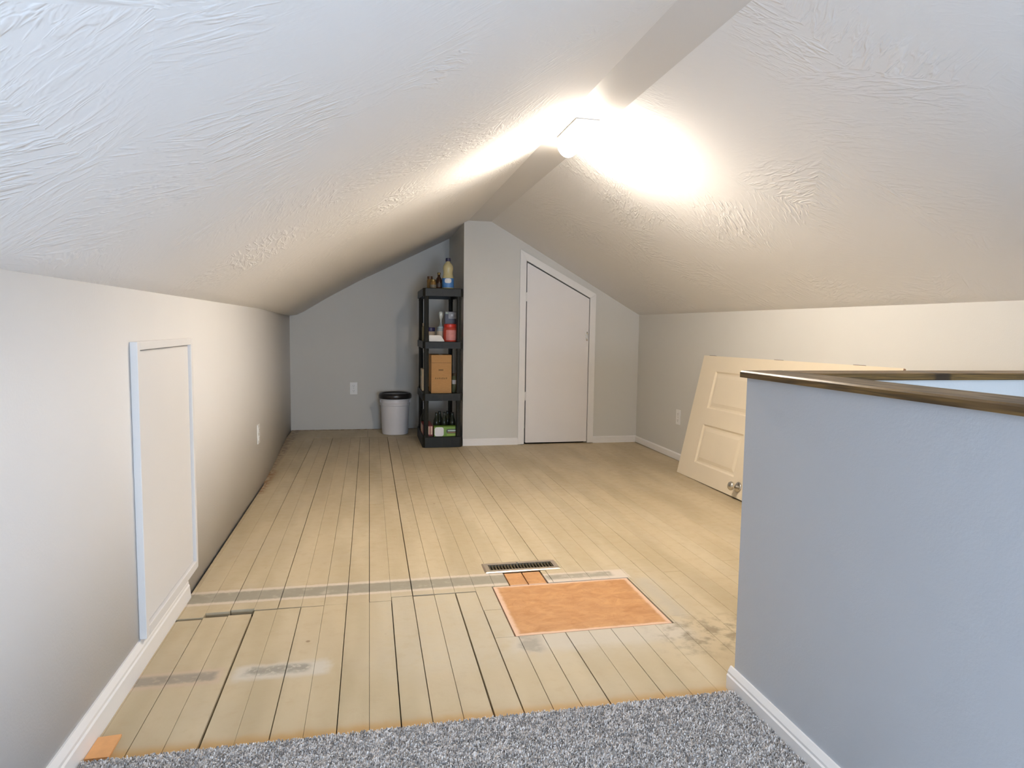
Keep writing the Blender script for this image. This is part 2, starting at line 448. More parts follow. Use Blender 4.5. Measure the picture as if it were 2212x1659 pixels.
# baseboards
def bb_prof(s, x, h, t):
    """outline for a board on a wall at x, standing out in direction s"""
    return [(x, 0.0), (x + s * t, 0.0), (x + s * t, h * 0.62), (x + s * t * 0.78, h * 0.68), (x + s * t * 0.78, h * 0.78), (x + s * t * 0.45, h * 0.93), (x + s * t * 0.30, h), (x, h)]
bm = bmesh.new()
pr = bb_prof(1, XL, 0.083, 0.014)
a = [bm.verts.new((x, Y0, z)) for x, z in pr]; b2 = [bm.verts.new((x, 2.575 - z * 0.35 - (x - XL) * 1.0, z)) for x, z in pr]
bm.faces.new(a); bm.faces.new(b2[::-1])
for i in range(len(pr)): bm.faces.new((a[i], b2[i], b2[(i + 1) % len(pr)], a[(i + 1) % len(pr)]))
struct(link('baseboard_left', fin(bm, 'baseboard_left'), M_TRIM), 'white moulded baseboard ending beside the hatch')
bs = struct(prism_y('baseboard_stair', bb_prof(-1, AX0, 0.064, 0.015), Y0, 1.630, M_TRIM), 'white moulded baseboard of the half wall')
struct(prism_x('baseboard_closet', [(YBUMP, 0), (YBUMP - 0.012, 0), (YBUMP - 0.012, 0.050), (YBUMP - 0.004, 0.058), (YBUMP, 0.058)], XBUMP, 1.238, M_TRIM), 'short white baseboard left of the closet door')
struct(prism_x('baseboard_closet_corner', [(YBUMP, 0), (YBUMP - 0.012, 0), (YBUMP - 0.012, 0.050), (YBUMP - 0.004, 0.058), (YBUMP, 0.058)], 1.912, XR, M_TRIM), 'short white baseboard right of the closet door')
struct(prism_y('baseboard_right', [(XR, 0.004), (XR - 0.012, 0.004), (XR - 0.012, 0.048), (XR - 0.004, 0.055), (XR, 0.055)], BY1, YBUMP - 0.012, M_TRIM), 'white baseboard of the right knee wall')

# ------------------------------------------------------------------ floor planks
PITCH_X, PX0 = 0.0791, -0.004
wide = {(-5, 0): 0.0062, (-7, 0): 0.0020, (-6, 0): 0.0012, (-3, 0): 0.0026, (-1, 0): 0.0026, (0, 0): 0.0010, (1, 0): 0.0030, (2, 0): 0.0024, (3, 0): 0.0014, (4, 0): 0.0046, (5, 0): 0.0036, (6, 0): 0.0014, (7, 0): 0.0020, (8, 0): 0.0030, (10, 0): 0.0018,
        (2, 1): 0.0036, (0, 1): 0.0022, (-1, 1): 0.0022, (-4, 1): 0.0030, (-6, 1): 0.0022, (-2, 1): 0.0012, (3, 1): 0.0012, (9, 1): 0.0016}
holes = [(0.460, 1.014, 2.044, 2.468), (0.530, 0.684, 2.468, 2.600), (0.476, 0.756, 2.622, 2.692)]
mesh_cache = {}
def plank(x0, x1, y0, y1, dz=0.0):
    if y1 - y0 < 0.02 or x1 - x0 < 0.008: return
    # unit-shared meshes are not possible with bevels, so keep each cheap: a bevelled top only
    e = 0.0006; zt = dz
    bm = bmesh.new()
    cx, cy = (x0 + x1) / 2, (y0 + y1) / 2
    a = [bm.verts.new(q) for q in ((x0 - cx, y0 - cy, -0.022), (x1 - cx, y0 - cy, -0.022), (x1 - cx, y1 - cy, -0.022), (x0 - cx, y1 - cy, -0.022))]
    m = [bm.verts.new((v.co.x, v.co.y, zt - e)) for v in a]
    t = [bm.verts.new((v.co.x - math.copysign(e, v.co.x), v.co.y - math.copysign(e, v.co.y), zt)) for v in a]
    for lo, hi in ((a, m), (m, t)):
        for k in range(4): bm.faces.new((lo[k], lo[(k + 1) % 4], hi[(k + 1) % 4], hi[k]))
    bm.faces.new(t); bm.faces.new(a[::-1])
    o = link('plank', fin(bm, 'plank'), M_PLANK, floor)
    o.location = (cx, cy, 0)
    return o

rp = random.Random(5)
k0 = math.floor((XL - 0.12 - PX0) / PITCH_X); k1 = math.ceil((XR - PX0) / PITCH_X)
for k in range(k0, k1):
    gx0, gx1 = PX0 + k * PITCH_X, PX0 + (k + 1) * PITCH_X
    ya = 1.50 if gx0 < AX0 - 0.02 else BY1 + 0.002
    # near run, far run (with butt joints); (y start, y end, gap set)
    if gx1 < 0.47:
        jn = {-9: 2.350, -8: 2.354, -7: 2.366, -6: 2.372, -5: 2.395}.get(k, 2.398 + rp.uniform(-0.004, 0.004))
        jf = {-9: 2.368, -8: 2.372, -7: 2.406, -6: 2.416, -5: 2.404, -4: 2.404}.get(k, 2.402 + rp.uniform(-0.002, 0.004))
        if k in (1, 2, 3, 4): jn += 0.03; jf += 0.032
        runs = [(ya, jn, 0)]
    elif gx0 < 1.02:
        runs = [(ya, 2.256, 0)]; jf = 2.258
    else:
        j = 2.05 + rp.uniform(0, 1.1)
        runs = [(ya, j, 0)]; jf = j + 0.001
    j2 = 4.40 + rp.uniform(-0.03, 0.03) if rp.random() < 0.55 else rp.uniform(3.2, 5.0)
    yend = 6.074 if gx1 <= XBUMP else YBUMP + 0.03
    runs += [(jf, j2 - 0.0006, 1), (j2 + 0.0006, yend, 1)]
    for (r0, r1, sset) in runs:
        gl_ = wide.get((k, sset), rp.choice([0.0003, 0.0004, 0.0006, 0.0010] if sset else [0.0006, 0.0008, 0.0012]))
        gr_ = wide.get((k + 1, sset), 0.0006)
        dz = rp.uniform(-0.0004, 0.0003)
        x0, x1 = gx0 + gl_ / 2, gx1 - gr_ / 2
        xlim = XL + 0.006 if r0 < 4.3 else -0.74
        if r0 > 4.0: xlim = -0.735
        if x1 <= xlim: continue
        x0 = max(x0, xlim); x1 = min(x1, XR - 0.003)
        if r1 > 1.6 and r0 < BY1 and x1 > AX0: x1 = min(x1, AX0 + 0.05)
        # cut the holes out
        cuts = sorted([h for h in holes if h[0] < x1 - 0.001 and h[1] > x0 + 0.001 and h[2] < r1 and h[3] > r0], key=lambda h: h[2])
        y = r0
        for h in cuts:
            if h[2] - y > 0.02: plank(x0, x1, y, h[2] - 0.002, dz)
            ra, rb = max(h[2], r0), min(h[3], r1)
            if h[0] > x0: plank(x0, h[0] - 0.002, ra, rb, dz)
            if h[1] < x1: plank(h[1] + 0.002, x1, ra, rb, dz)
            y = max(y, h[3] + 0.002)
        plank(x0, x1, y, r1, dz)
# boards laid across at the foot of the far gable wall
for (a_, b_) in ((6.080, 6.318), (6.321, YB - 0.012)):
    plank(-0.72, -0.02, a_, b_, 0.001); plank(-0.018, XBUMP - 0.003, a_, b_, 0.0)

# ------------------------------------------------------------------ pieces let into the floor
o = box('floor_patch', 0.463, 1.011, 2.047, 2.465, -0.022, -0.001, M_OSB, bev=0.0015)
tag(o, 'large orange strand board patch let into the plank floor', 'floor patch', 'orange boards patching the floor')
o = box('floor_patch', 0.533, 0.604, 2.470, 2.597, -0.022, -0.0015, M_OSB, bev=0.0015)
tag(o, 'small orange board between floor register and large patch, left one of two', 'floor patch', 'orange boards patching the floor')
o = box('floor_patch', 0.608, 0.681, 2.470, 2.597, -0.022, -0.0015, M_OSB, bev=0.0015)
tag(o, 'small orange board between floor register and large patch, right one of two', 'floor patch', 'orange boards patching the floor')
bm = bmesh.new()
vs = [(-0.640, 1.612), (-0.588, 1.612), (-0.590, 1.700), (-0.640, 1.696)]
lo = [bm.verts.new((x, y, 0.0008)) for x, y in vs]; hi = [bm.verts.new((x, y, 0.0065)) for x, y in vs]
bm.faces.new(lo[::-1]); bm.faces.new(hi)
for i in range(4): bm.faces.new((lo[i], lo[(i + 1) % 4], hi[(i + 1) % 4], hi[i]))
o = link('wood_scrap', fin(bm, 'wood_scrap'), plain('fresh orange wood', (0.72, 0.37, 0.15, 1), 0.6, var=0.15, scale=40))
tag(o, 'small orange scrap of wood between left baseboard and carpet', 'wood scrap')

# floor register
RGX0, RGX1, RGY0, RGY1 = 0.458, 0.775, 2.602, 2.712
reg = empty('floor_register', ((RGX0 + RGX1) / 2, (RGY0 + RGY1) / 2, 0.0))
tag(reg, 'slotted metal floor register beside the orange floor patch', 'floor vent')
M_REG = plain('tan metallic register', (0.62, 0.52, 0.40, 1), 0.30, 0.75, var=0.04)
M_REGD = plain('dark bronze slat', (0.13, 0.10, 0.05, 1), 0.4, 0.6)
rx, ry = (RGX0 + RGX1) / 2, (RGY0 + RGY1) / 2
def local(o, e): o.matrix_parent_inverse = Matrix.Translation(-e.location); return o
sx0, sx1, sy0, sy1 = 0.478, 0.756, 2.624, 2.690
bm = bmesh.new()
outer = [(RGX0, RGY0), (RGX1, RGY0), (RGX1, RGY1), (RGX0, RGY1)]; inner = [(sx0, sy0), (sx1, sy0), (sx1, sy1), (sx0, sy1)]
def ring(z, pts): return [bm.verts.new((x, y, z)) for x, y in pts]
def shrink(pts, d):
    cx = sum(p[0] for p in pts) / 4; cy = sum(p[1] for p in pts) / 4
    return [(x - math.copysign(d, x - cx), y - math.copysign(d, y - cy)) for x, y in pts]
rr = [ring(0.0006, outer), ring(0.0022, outer), ring(0.0050, shrink(outer, 0.006)), ring(0.0050, shrink(inner, -0.003)), ring(0.0030, inner), ring(-0.020, inner)]
for a, b_ in zip(rr, rr[1:]):
    for k in range(4): bm.faces.new((a[k], a[(k + 1) % 4], b_[(k + 1) % 4], b_[k]))
local(link('frame', fin(bm, 'frame'), M_REG, reg), reg)
local(box('duct_bottom', sx0, sx1, sy0, sy1, -0.0235, -0.0205, M_DARK, reg), reg)
NS = 21
sl_me = None
for i in range(NS):
    x = sx0 + (sx1 - sx0) * (i + 0.5) / NS
    if sl_me is None:
        bm = bmesh.new(); bbox(bm, -0.0030, 0.0030, sy0 - ry, sy1 - ry, -0.010, 0.0); sl_me = fin(bm, 'slat'); sl_me.materials.append(M_REGD)
    s_ = link('slat', sl_me, None, reg); s_.location = (x - rx, 0, 0.0025)
box('lever', -0.011, -0.004, 0.033, 0.041, 0.003, 0.009, M_REG, reg)

# ------------------------------------------------------------------ carpet
def carpet_mat():
    b = NB('grey flecked carpet pile')
    p = b.pos()
    v = b.n('ShaderNodeTexVoronoi'); b.l(p, v.inputs['Vector']); v.inputs['Scale'].default_value = 170
    f = b.xyz(v.outputs['Color'])[0]
    c = b.mix(b.ramp(f, 0.1, 0.9), (0.32, 0.30, 0.285, 1), (0.84, 0.79, 0.75, 1))
    b.set(c, 0.95, 0, 0.1)
    return b.m
M_CARPET = carpet_mat()
rc = random.Random(3)
V, F = [], []
CX0, CX1, CYE = XL + 0.017, AX0 - 0.017, 1.598
def cb(x0, x1, y0, y1, z0, z1):
    n = len(V)
    V.extend([(x0, y0, z0), (x1, y0, z0), (x1, y1, z0), (x0, y1, z0), (x0, y0, z1), (x1, y0, z1), (x1, y1, z1), (x0, y1, z1)])
    F.extend([tuple(n + i for i in q) for q in ((0, 3, 2, 1), (4, 5, 6, 7), (0, 1, 5, 4), (1, 2, 6, 5), (2, 3, 7, 6), (3, 0, 4, 7))])
cb(CX0, CX1, Y0 + 0.002, CYE - 0.004, 0.0015, 0.009)
SP = 0.0046
y = 0.85
while y < CYE:
    x = CX0
    while x < CX1:
        px, py = x + rc.uniform(-.0016, .0016), y + rc.uniform(-.0016, .0016)
        r = rc.uniform(0.0021, 0.0030); h = rc.uniform(0.0125, 0.0175)
        if py > CYE - 0.006: h -= 0.004
        lx, ly = rc.uniform(-.0025, .0025), rc.uniform(-.0025, .0025)
        n = len(V); a0 = rc.uniform(0, 6.28)
        for i in range(3):
            a = a0 + i * 2.094
            V.append((px + r * math.cos(a), py + r * math.sin(a), 0.007 if py < CYE - 0.006 else 0.002))
        for i in range(3):
            a = a0 + 0.6 + i * 2.094
            V.append((px + lx + 0.6 * r * math.cos(a), py + ly + 0.6 * r * math.sin(a), h))
        for i in range(3):
            j = (i + 1) % 3
            F.append((n + i, n + j, n + 3 + j, n + 3 + i))
        F.append((n + 3, n + 4, n + 5))
        x += SP
    y += SP
me = bpy.data.meshes.new('carpet'); me.from_pydata(V, [], F); me.update()
tag(link('carpet', me, M_CARPET), 'grey flecked carpet ending in a straight edge on the planks', 'carpet', kind='stuff')

# ------------------------------------------------------------------ closet door (door_1)
d1 = struct(empty('door_1', ((DL + DR) / 2, YBUMP, 0)), 'white slanted closet door in white casing')
def cpoly(name, pts, y0, y1, mat, par, bev=0.0):
    o = prism_y(name, pts, y0, y1, mat, par, bev); return local(o, par)
sl = (DTR - DTL) / (DR - DL)
def top(x, off=0.0): return DTL + (x - DL) * sl + off
CW = 0.050
OL, OR = DL - CW, DR + CW
yo0, yo1 = YBUMP - 0.016, YBUMP + 0.03
def casing(name, pts): cpoly(name, pts, YBUMP - 0.016, YBUMP - 0.0005, M_TRIM, d1, 0.0025)
dx = 0.055 / math.cos(math.atan(sl))
casing('casing_side', [(OL, 0.004), (DL + 0.004, 0.004), (DL + 0.004, top(DL + 0.004)), (OL, top(OL, dx))])
casing('casing_side', [(DR - 0.004, 0.004), (OR, 0.004), (OR, top(OR, dx)), (DR - 0.004, top(DR - 0.004))])
casing('casing_head', [(DL + 0.0045, top(DL + 0.0045)), (DR - 0.0045, top(DR - 0.0045)), (OR, top(OR, dx) + 0.0003), (OL, top(OL, dx) + 0.0003)])
cpoly('jamb', [(DL, 0.0), (DL + 0.002, 0.0), (DL + 0.002, top(DL)), (DL, top(DL))], YBUMP + 0.0, YBUMP + 0.1, M_TRIM, d1)
leaf = cpoly('leaf', [(DL + 0.017, 0.014), (DR - 0.007, 0.014), (DR - 0.007, top(DR - 0.007, -0.009)), (DL + 0.013, top(DL + 0.013, -0.011))], YBUMP - 0.004, YBUMP + 0.031, M_DOOR, d1, 0.002)
# oval flush pull
bm = bmesh.new(); N = 24; rings = []
for (r, dy) in ((1.0, 0.0), (1.0, -0.003), (0.80, -0.0045), (0.62, -0.003), (0.55, 0.0006)):
    rings.append([bm.verts.new((1.838 + 0.012 * r * math.cos(2 * math.pi * i / N), YBUMP - 0.0042 + dy, 0.932 + 0.040 * r * math.sin(2 * math.pi * i / N))) for i in range(N)])
for a, b_ in zip(rings, rings[1:]):
    for i in range(N): bm.faces.new((a[i], a[(i + 1) % N], b_[(i + 1) % N], b_[i]))
bm.faces.new(rings[-1])
local(link('pull', fin(bm, 'pull'), M_CHROME, d1, True), d1)
for z in (0.38, 1.22):
    local(lathe('hinge', [(0.006, 0), (0.006, 0.075)], M_TRIM, d1, (DL + 0.007, YBUMP - 0.012, z), 12), d1)

# ------------------------------------------------------------------ access hatch in the left knee wall (door_2)
HY0, HY1, HZ0, HZ1 = 2.045, 2.645, 0.084, 0.945
d2 = struct(empty('door_2', (XL, (HY0 + HY1) / 2, HZ0)), 'low white access hatch in the left knee wall')
FWD = 0.024
def hpart(name, y0, y1, z0, z1, t, bev=0.002): return local(box(name, XL + 0.0004, XL + t, y0, y1, z0, z1, M_HATCH, d2, bev), d2)
M_HATCH = wall_paint('hatch paint', (0.70, 0.685, 0.67, 1), 0.05)
hpart('frame_side', HY0, HY0 + FWD, HZ0, HZ1, 0.021)
hpart('frame_side', HY1 - FWD, HY1, HZ0, HZ1, 0.021)
hpart('frame_top', HY0 + FWD, HY1 - FWD, HZ1 - FWD, HZ1, 0.021)
hpart('frame_bottom', HY0 + FWD, HY1 - FWD, HZ0, HZ0 + 0.03, 0.021)
hpart('panel', HY0 + FWD + 0.002, HY1 - FWD - 0.002, HZ0 + 0.032, HZ1 - FWD - 0.002, 0.010, 0.001)

# ------------------------------------------------------------------ wall outlets
def outlet(loc, normal, label):
    """duplex outlet: local x across, local y into the wall"""
    rz = {'-y': 0.0, '+x': math.radians(90), '-x': math.radians(-90)}[normal]
    e = empty('wall_outlet', loc, rz)
    tag(e, label, 'outlet', 'duplex wall outlets')
    box('cover_plate', -0.035, 0.035, -0.006, -0.0003, -0.058, 0.058, M_PLATE, e, 0.002)
    for s in (-1, 1):
        so = box('socket', -0.017, 0.017, -0.0085, -0.0055, s * 0.024 - 0.0145, s * 0.024 + 0.0145, M_PLATE, e, 0.0012)
        for q in (-0.006, 0.006):
            box('slot', q - 0.001, q + 0.001, -0.0089, -0.0084, s * 0.024 - 0.002, s * 0.024 + 0.006, M_SLOT, so)
        box('slot', -0.002, 0.002, -0.0089, -0.0084, s * 0.024 - 0.010, s * 0.024 - 0.006, M_SLOT, so)
    box('screw', -0.0025, 0.0025, -0.0075, -0.0055, -0.0025, 0.0025, M_CHROME, e, 0.0008)
outlet((-0.149, YB, 0.395), '-y', 'white wall outlet on the far gable wall left of the bucket')
outlet((left_x(4.19), 4.19, 0.343), '+x', 'white wall outlet low on the left knee wall')
outlet((XR, 4.705, 0.332), '-x', 'white wall outlet low on the right knee wall beside the leaning door')

# ------------------------------------------------------------------ ceiling light
LX, LY, LLEN = 0.893, 2.88, 0.27
lampe = empty('ceiling_light', (LX, LY, RZ))
tag(lampe, 'glowing short strip light on the flat ridge of the ceiling', 'ceiling light')
box('base', -0.052, 0.052, -LLEN / 2 - 0.012, LLEN / 2 + 0.012, -0.020, -0.0004, M_PLATE, lampe, 0.003)
b = NB('lit white diffuser')
b.p.inputs['Base Color'].default_value = (0.9, 0.9, 0.9, 1)
b.p.inputs['Emission Color'].default_value = (1.0, 0.885, 0.75, 1)
b.p.inputs['Emission Strength'].default_value = LAMP_STRENGTH
prof = [(0.050 * math.cos(math.pi * i / 16), -0.0205 - 0.066 * math.sin(math.pi * i / 16)) for i in range(17)]
prism_y('diffuser', prof, -LLEN / 2, LLEN / 2, b.m, lampe)
b = NB('lit diffuser end')
b.p.inputs['Base Color'].default_value = (0.9, 0.9, 0.9, 1)
b.p.inputs['Emission Color'].default_value = (1.0, 0.885, 0.75, 1)
b.p.inputs['Emission Strength'].default_value = LAMP_STRENGTH * 0.30
for s_ in (-1, 1):
    y_ = s_ * LLEN / 2
    prism_y('end_cap', [(x * 1.05, z * 1.03 + 0.0006) for x, z in prof], min(y_ + s_ * 0.0004, y_ + s_ * 0.008), max(y_ + s_ * 0.0004, y_ + s_ * 0.008), b.m, lampe)

# ------------------------------------------------------------------ leaning panel door
DLEN, DWID, DTH = 1.79, 0.842, 0.034
door = empty('leaning_door', (2.118, 4.30, 0.0))
tag(door, 'cream panelled door lying on its side, leaning on the right wall', 'door')
# local frame: u along -y (length), s up the leaning face, n out of the face towards the room
lean = math.atan2(0.185, 0.83)
def dbox(name, u0, u1, s0, s1, n0, n1, mat, par, bev=0.0):
    bm = bmesh.new(); bbox(bm, u0, u1, s0, s1, n0, n1, bev)
    o = link(name, fin(bm, name), mat, par); return o
dm = Matrix(((0, math.sin(lean), -math.cos(lean)), (-1, 0, 0), (0, math.cos(lean), math.sin(lean)))).to_4x4()
door.matrix_world = Matrix.Translation((2.118, 4.30, 0.001)) @ dm @ Matrix.Rotation(0.012, 4, 'Z')
us = [0.0, 0.205, 0.700, 0.895, 1.330, 1.425, 1.650, DLEN]      # rails and panels along the length
ss = [0.0, 0.112, 0.375, 0.485, 0.738, DWID]
for (a, b_) in ((0, 1), (2, 3), (4, 5), (6, 7)):
    dbox('rail', us[a], us[b_], ss[1], ss[4], -DTH, 0, M_CREAM, door)
for (a, b_) in ((0, 1), (4, 5)):
    dbox('stile', us[0], us[7], ss[a], ss[b_], -DTH, 0, M_CREAM, door)
for (a, b_) in ((1, 2), (3, 4), (5, 6)):
    dbox('mullion', us[a], us[b_], ss[2], ss[3], -DTH, 0, M_CREAM, door)
    for (c, d) in ((1, 2), (3, 4)):
        bm = bmesh.new()
        u0, u1, s0, s1 = us[a], us[b_], ss[c], ss[d]
        lv = [(0.0, -0.001), (0.010, -0.009), (0.020, -0.009), (0.042, -0.003)]
        prev = None
        for ins, n in lv:
            q = [bm.verts.new(p) for p in ((u0 + ins, s0 + ins, n), (u1 - ins, s0 + ins, n), (u1 - ins, s1 - ins, n), (u0 + ins, s1 - ins, n))]
            if prev:
                for k in range(4): bm.faces.new((prev[k], prev[(k + 1) % 4], q[(k + 1) % 4], q[k]))
            prev = q
        bm.faces.new(prev)
        bk = [bm.verts.new(p) for p in ((u0, s0, -DTH + 0.004), (u1, s0, -DTH + 0.004), (u1, s1, -DTH + 0.004), (u0, s1, -DTH + 0.004))]
        bm.faces.new(bk[::-1])
        link('panel', fin(bm, 'panel'), M_CREAM, door)
dbox('end_edge', DLEN, DLEN + 0.0012, 0.001, DWID - 0.001, -DTH + 0.001, -0.001, M_RAWWOOD, door)['label'] = 'raw wood end of the door'
for u in (0.105, 0.86, 1.51):
    dbox('hinge', u - 0.04, u + 0.04, DWID + 0.0002, DWID + 0.003, -0.030, -0.004, M_STEELDK, door)
# knob: rosette, neck and ball along the face normal
def lathe_n(name, prof, u, s, mat, par):
    bm = bmesh.new(); N = 24; prev = None
    for r, n in prof:
        q = [bm.verts.new((u + r * math.cos(2 * math.pi * i / N), s + r * math.sin(2 * math.pi * i / N), n)) for i in range(N)]
        if prev:
            for k in range(N): bm.faces.new((prev[k], prev[(k + 1) % N], q[(k + 1) % N], q[k]))
        prev = q
    bm.faces.new(prev)
    return link(name, fin(bm, name), mat, par, True)
kb = lathe_n('knob', [(0.010, 0.008), (0.010, 0.028), (0.018, 0.034), (0.026, 0.044), (0.027, 0.052), (0.022, 0.060), (0.010, 0.063)], 0.775, 0.066, M_CHROME, door)
lathe_n('rosette', [(0.032, 0.0003), (0.032, 0.004), (0.026, 0.008), (0.010, 0.0085)], 0.775, 0.066, M_CHROME, kb)
dbox('latch_plate', 0.745, 0.805, -0.0009, -0.0002, -0.028, -0.006, M_CHROME, door)

# ------------------------------------------------------------------ bucket
BX, BYC = 0.232, 6.262
bk = empty('bucket', (BX, BYC, 0.0012))
tag(bk, 'white plastic bucket with a black lid beside the shelf unit', 'bucket')
M_BUCK = plain('white bucket plastic', (0.74, 0.72, 0.73, 1), 0.35, var=0.02)
M_LID = plain('black lid plastic', (0.018, 0.015, 0.015, 1), 0.3, var=0.2)
lathe('pail', [(0.0, 0.004), (0.112, 0.004), (0.114, 0.0), (0.118, 0.002), (0.121, 0.03), (0.130, 0.265), (0.137, 0.268), (0.138, 0.290), (0.132, 0.294), (0.133, 0.325), (0.130, 0.332), (0.0, 0.332)], M_BUCK, bk, n=48)
lid = lathe('lid', [(0.137, 0.330), (0.147, 0.331), (0.152, 0.337), (0.152, 0.360), (0.147, 0.372), (0.136, 0.380), (0.126, 0.378), (0.120, 0.370), (0.0, 0.370)], M_LID, bk, n=48)
for s in (-1, 1):
    box('handle_ear', s * 0.132 - 0.008, s * 0.132 + 0.008, -0.012, 0.012, 0.292, 0.318, M_BUCK, bk, 0.003)

# ------------------------------------------------------------------ black shelf unit
SX0, SX1, SY0, SY1 = 0.425, 0.752, 5.468, 6.105
M_BLK = plain('black resin', (0.012, 0.012, 0.009, 1), 0.45, 0, 0.25, var=0.15)
sh = empty('shelf_unit', ((SX0 + SX1) / 2, (SY0 + SY1) / 2, 0.0012))
tag(sh, 'tall black plastic shelf unit standing against the closet corner', 'shelf unit')
scx, scy = (SX0 + SX1) / 2, (SY0 + SY1) / 2
hx, hy = (SX1 - SX0) / 2, (SY1 - SY0) / 2
def tier(z0, z1):
    bm = bmesh.new()
    # rim with chamfered corners, recessed deck, collars for the posts
    c = 0.020
    outl = [(-hx + c, -hy), (hx - c, -hy), (hx, -hy + c), (hx, hy - c), (hx - c, hy), (-hx + c, hy), (-hx, hy - c), (-hx, -hy + c)]
    t = 0.012
    inn = [(x * (hx - t) / hx, y * (hy - t) / hy) for x, y in outl]
    R = [[bm.verts.new((x, y, z)) for x, y in pts] for z, pts in ((z0, inn), (z0, outl), (z1 - 0.004, outl), (z1, [(x * (hx - .004) / hx, y * (hy - .004) / hy) for x, y in outl]), (z1, inn), (z1 - 0.006, inn))]
    for a, b_ in zip(R, R[1:]):
        for k in range(8): bm.faces.new((a[k], a[(k + 1) % 8], b_[(k + 1) % 8], b_[k]))
    bm.faces.new(R[-1])
    bm.faces.new([bm.verts.new((x, y, z1 - 0.012)) for x, y in inn][::-1])
    for k in range(8):
        bm.faces.new((R[0][k], R[0][(k + 1) % 8], *[bm.verts.new((inn[q][0], inn[q][1], z1 - 0.012)) for q in ((k + 1) % 8, k)]))
    # front and back stiffening ribs on the rim
    for x in (-0.085, 0.0, 0.085):
        bbox(bm, x - 0.003, x + 0.003, -hy - 0.002, -hy + 0.002, z0 + 0.004, z1 - 0.006)
    return link('shelf', fin(bm, 'shelf'), M_BLK, sh)
T = [(0.0, 0.088), (0.388, 0.450), (0.818, 0.875), (1.243, 1.308)]
for z0, z1 in T: tier(z0, z1)
def post_mesh(h):
    bm = bmesh.new(); N = 24; prev = None
    for z, r in ((0, 0.021), (0.02, 0.021), (0.022, 0.0195), (h - 0.022, 0.0195), (h - 0.02, 0.021), (h, 0.021)):
        q = []
        for i in range(N):
            a = 2 * math.pi * i / N
            rr_ = r * (1 - 0.06 * (i % 2))
            q.append(bm.verts.new((rr_ * math.cos(a), rr_ * math.sin(a), z)))
        if prev:
            for k in range(N): bm.faces.new((prev[k], prev[(k + 1) % N], q[(k + 1) % N], q[k]))
        else: bm.faces.new(q[::-1])
        prev = q
    bm.faces.new(prev)
    me = fin(bm, 'post'); me.materials.append(M_BLK); return me
for (za, zb) in ((T[0][1], T[1][0]), (T[1][1], T[2][0]), (T[2][1], T[3][0])):
    me = post_mesh(zb - za)
    for sx in (-1, 1):
        for sy in (-1, 1):
            o = link('post', me, None, sh); o.location = (sx * (hx - 0.030), sy * (hy - 0.032), za)

# ------------------------------------------------------------------ things on the shelves
D = 0.0062    # decks lie this much under the rim
ZT = [t[1] - D + 0.0012 + 0.0008 for t in T]

# top shelf
def thing(name, x, y, z, label, cat, group=None):
    e = empty(name, (x, y, z)); tag(e, label, cat, group); return e
M_OIL = glass('yellow oil plastic', (0.86, 0.76, 0.42, 1), 0.1, 0.35)
M_BLUE = plain('blue label', (0.07, 0.22, 0.52, 1), 0.4)
M_WHITE = plain('white print', (0.80, 0.78, 0.78, 1), 0.45)
M_NAVY = plain('navy plastic', (0.02, 0.02, 0.07, 1), 0.35)
e = thing('oil_bottle', 0.640, 5.585, ZT[3], 'clear yellow oil bottle with blue label and navy cap on top shelf', 'bottle')
lathe('body', [(0.0, 0), (0.044, 0.0), (0.048, 0.006), (0.048, 0.095), (0.044, 0.108), (0.038, 0.130), (0.039, 0.150), (0.043, 0.172), (0.041, 0.192), (0.030, 0.212), (0.019, 0.222), (0.017, 0.232), (0.0, 0.232)], M_OIL, e)
lb = lathe('label', [(0.0486, 0.016), (0.0489, 0.017), (0.0489, 0.092), (0.0486, 0.093)], M_BLUE, e)
bm = bmesh.new(); N = 12; rows = []
for z, wd in ((0.052, 0.30), (0.056, 0.50), (0.064, 0.58), (0.076, 0.58), (0.086, 0.50), (0.090, 0.30)):
    rows.append([bm.verts.new((0.0494 * math.sin(-0.1 + wd * (2 * i / N - 1)), -0.0494 * math.cos(-0.1 + wd * (2 * i / N - 1)), z)) for i in range(N + 1)])
for a, b_ in zip(rows, rows[1:]):
    for i in range(N): bm.faces.new((a[i], a[i + 1], b_[i + 1], b_[i]))
link('label_panel', fin(bm, 'label_panel'), M_WHITE, lb, True)
lathe('cap', [(0.0, 0.2325), (0.0215, 0.2325), (0.022, 0.236), (0.021, 0.256), (0.018, 0.259), (0.0, 0.259)], M_NAVY, e, n=24)
M_BROWN = glass('dark brown glass', (0.06, 0.025, 0.012, 1), 0.12, 0.2)
M_AMBER = glass('amber jar glass', (0.30, 0.17, 0.05, 1), 0.12, 0.3)
M_GOLD = plain('dull gold lid', (0.22, 0.15, 0.05, 1), 0.35, 0.6)
M_PAPER = plain('cream label paper', (0.62, 0.55, 0.42, 1), 0.6)
e = thing('sauce_bottle', 0.566, 5.600, ZT[3], 'dark brown sauce bottle next to the oil bottle on top shelf', 'bottle')
lathe('body', [(0.0, 0), (0.024, 0), (0.026, 0.004), (0.026, 0.075), (0.022, 0.090), (0.012, 0.104), (0.011, 0.122), (0.0, 0.122)], M_BROWN, e, n=24)
lathe('cap', [(0.0, 0.1225), (0.0135, 0.1225), (0.0135, 0.139), (0.011, 0.141), (0.0, 0.141)], M_GOLD, e, n=20)
lathe('label', [(0.0264, 0.020), (0.0266, 0.021), (0.0266, 0.050), (0.0264, 0.051)], plain('dark label', (0.06, 0.04, 0.03, 1), 0.5), e, n=24)
e = thing('glass_jar', 0.516, 5.570, ZT[3], 'small amber glass jar at the left of the top shelf', 'jar')
lathe('body', [(0.0, 0), (0.023, 0), (0.025, 0.003), (0.025, 0.052), (0.020, 0.062), (0.020, 0.066), (0.0, 0.066)], M_AMBER, e, n=24)
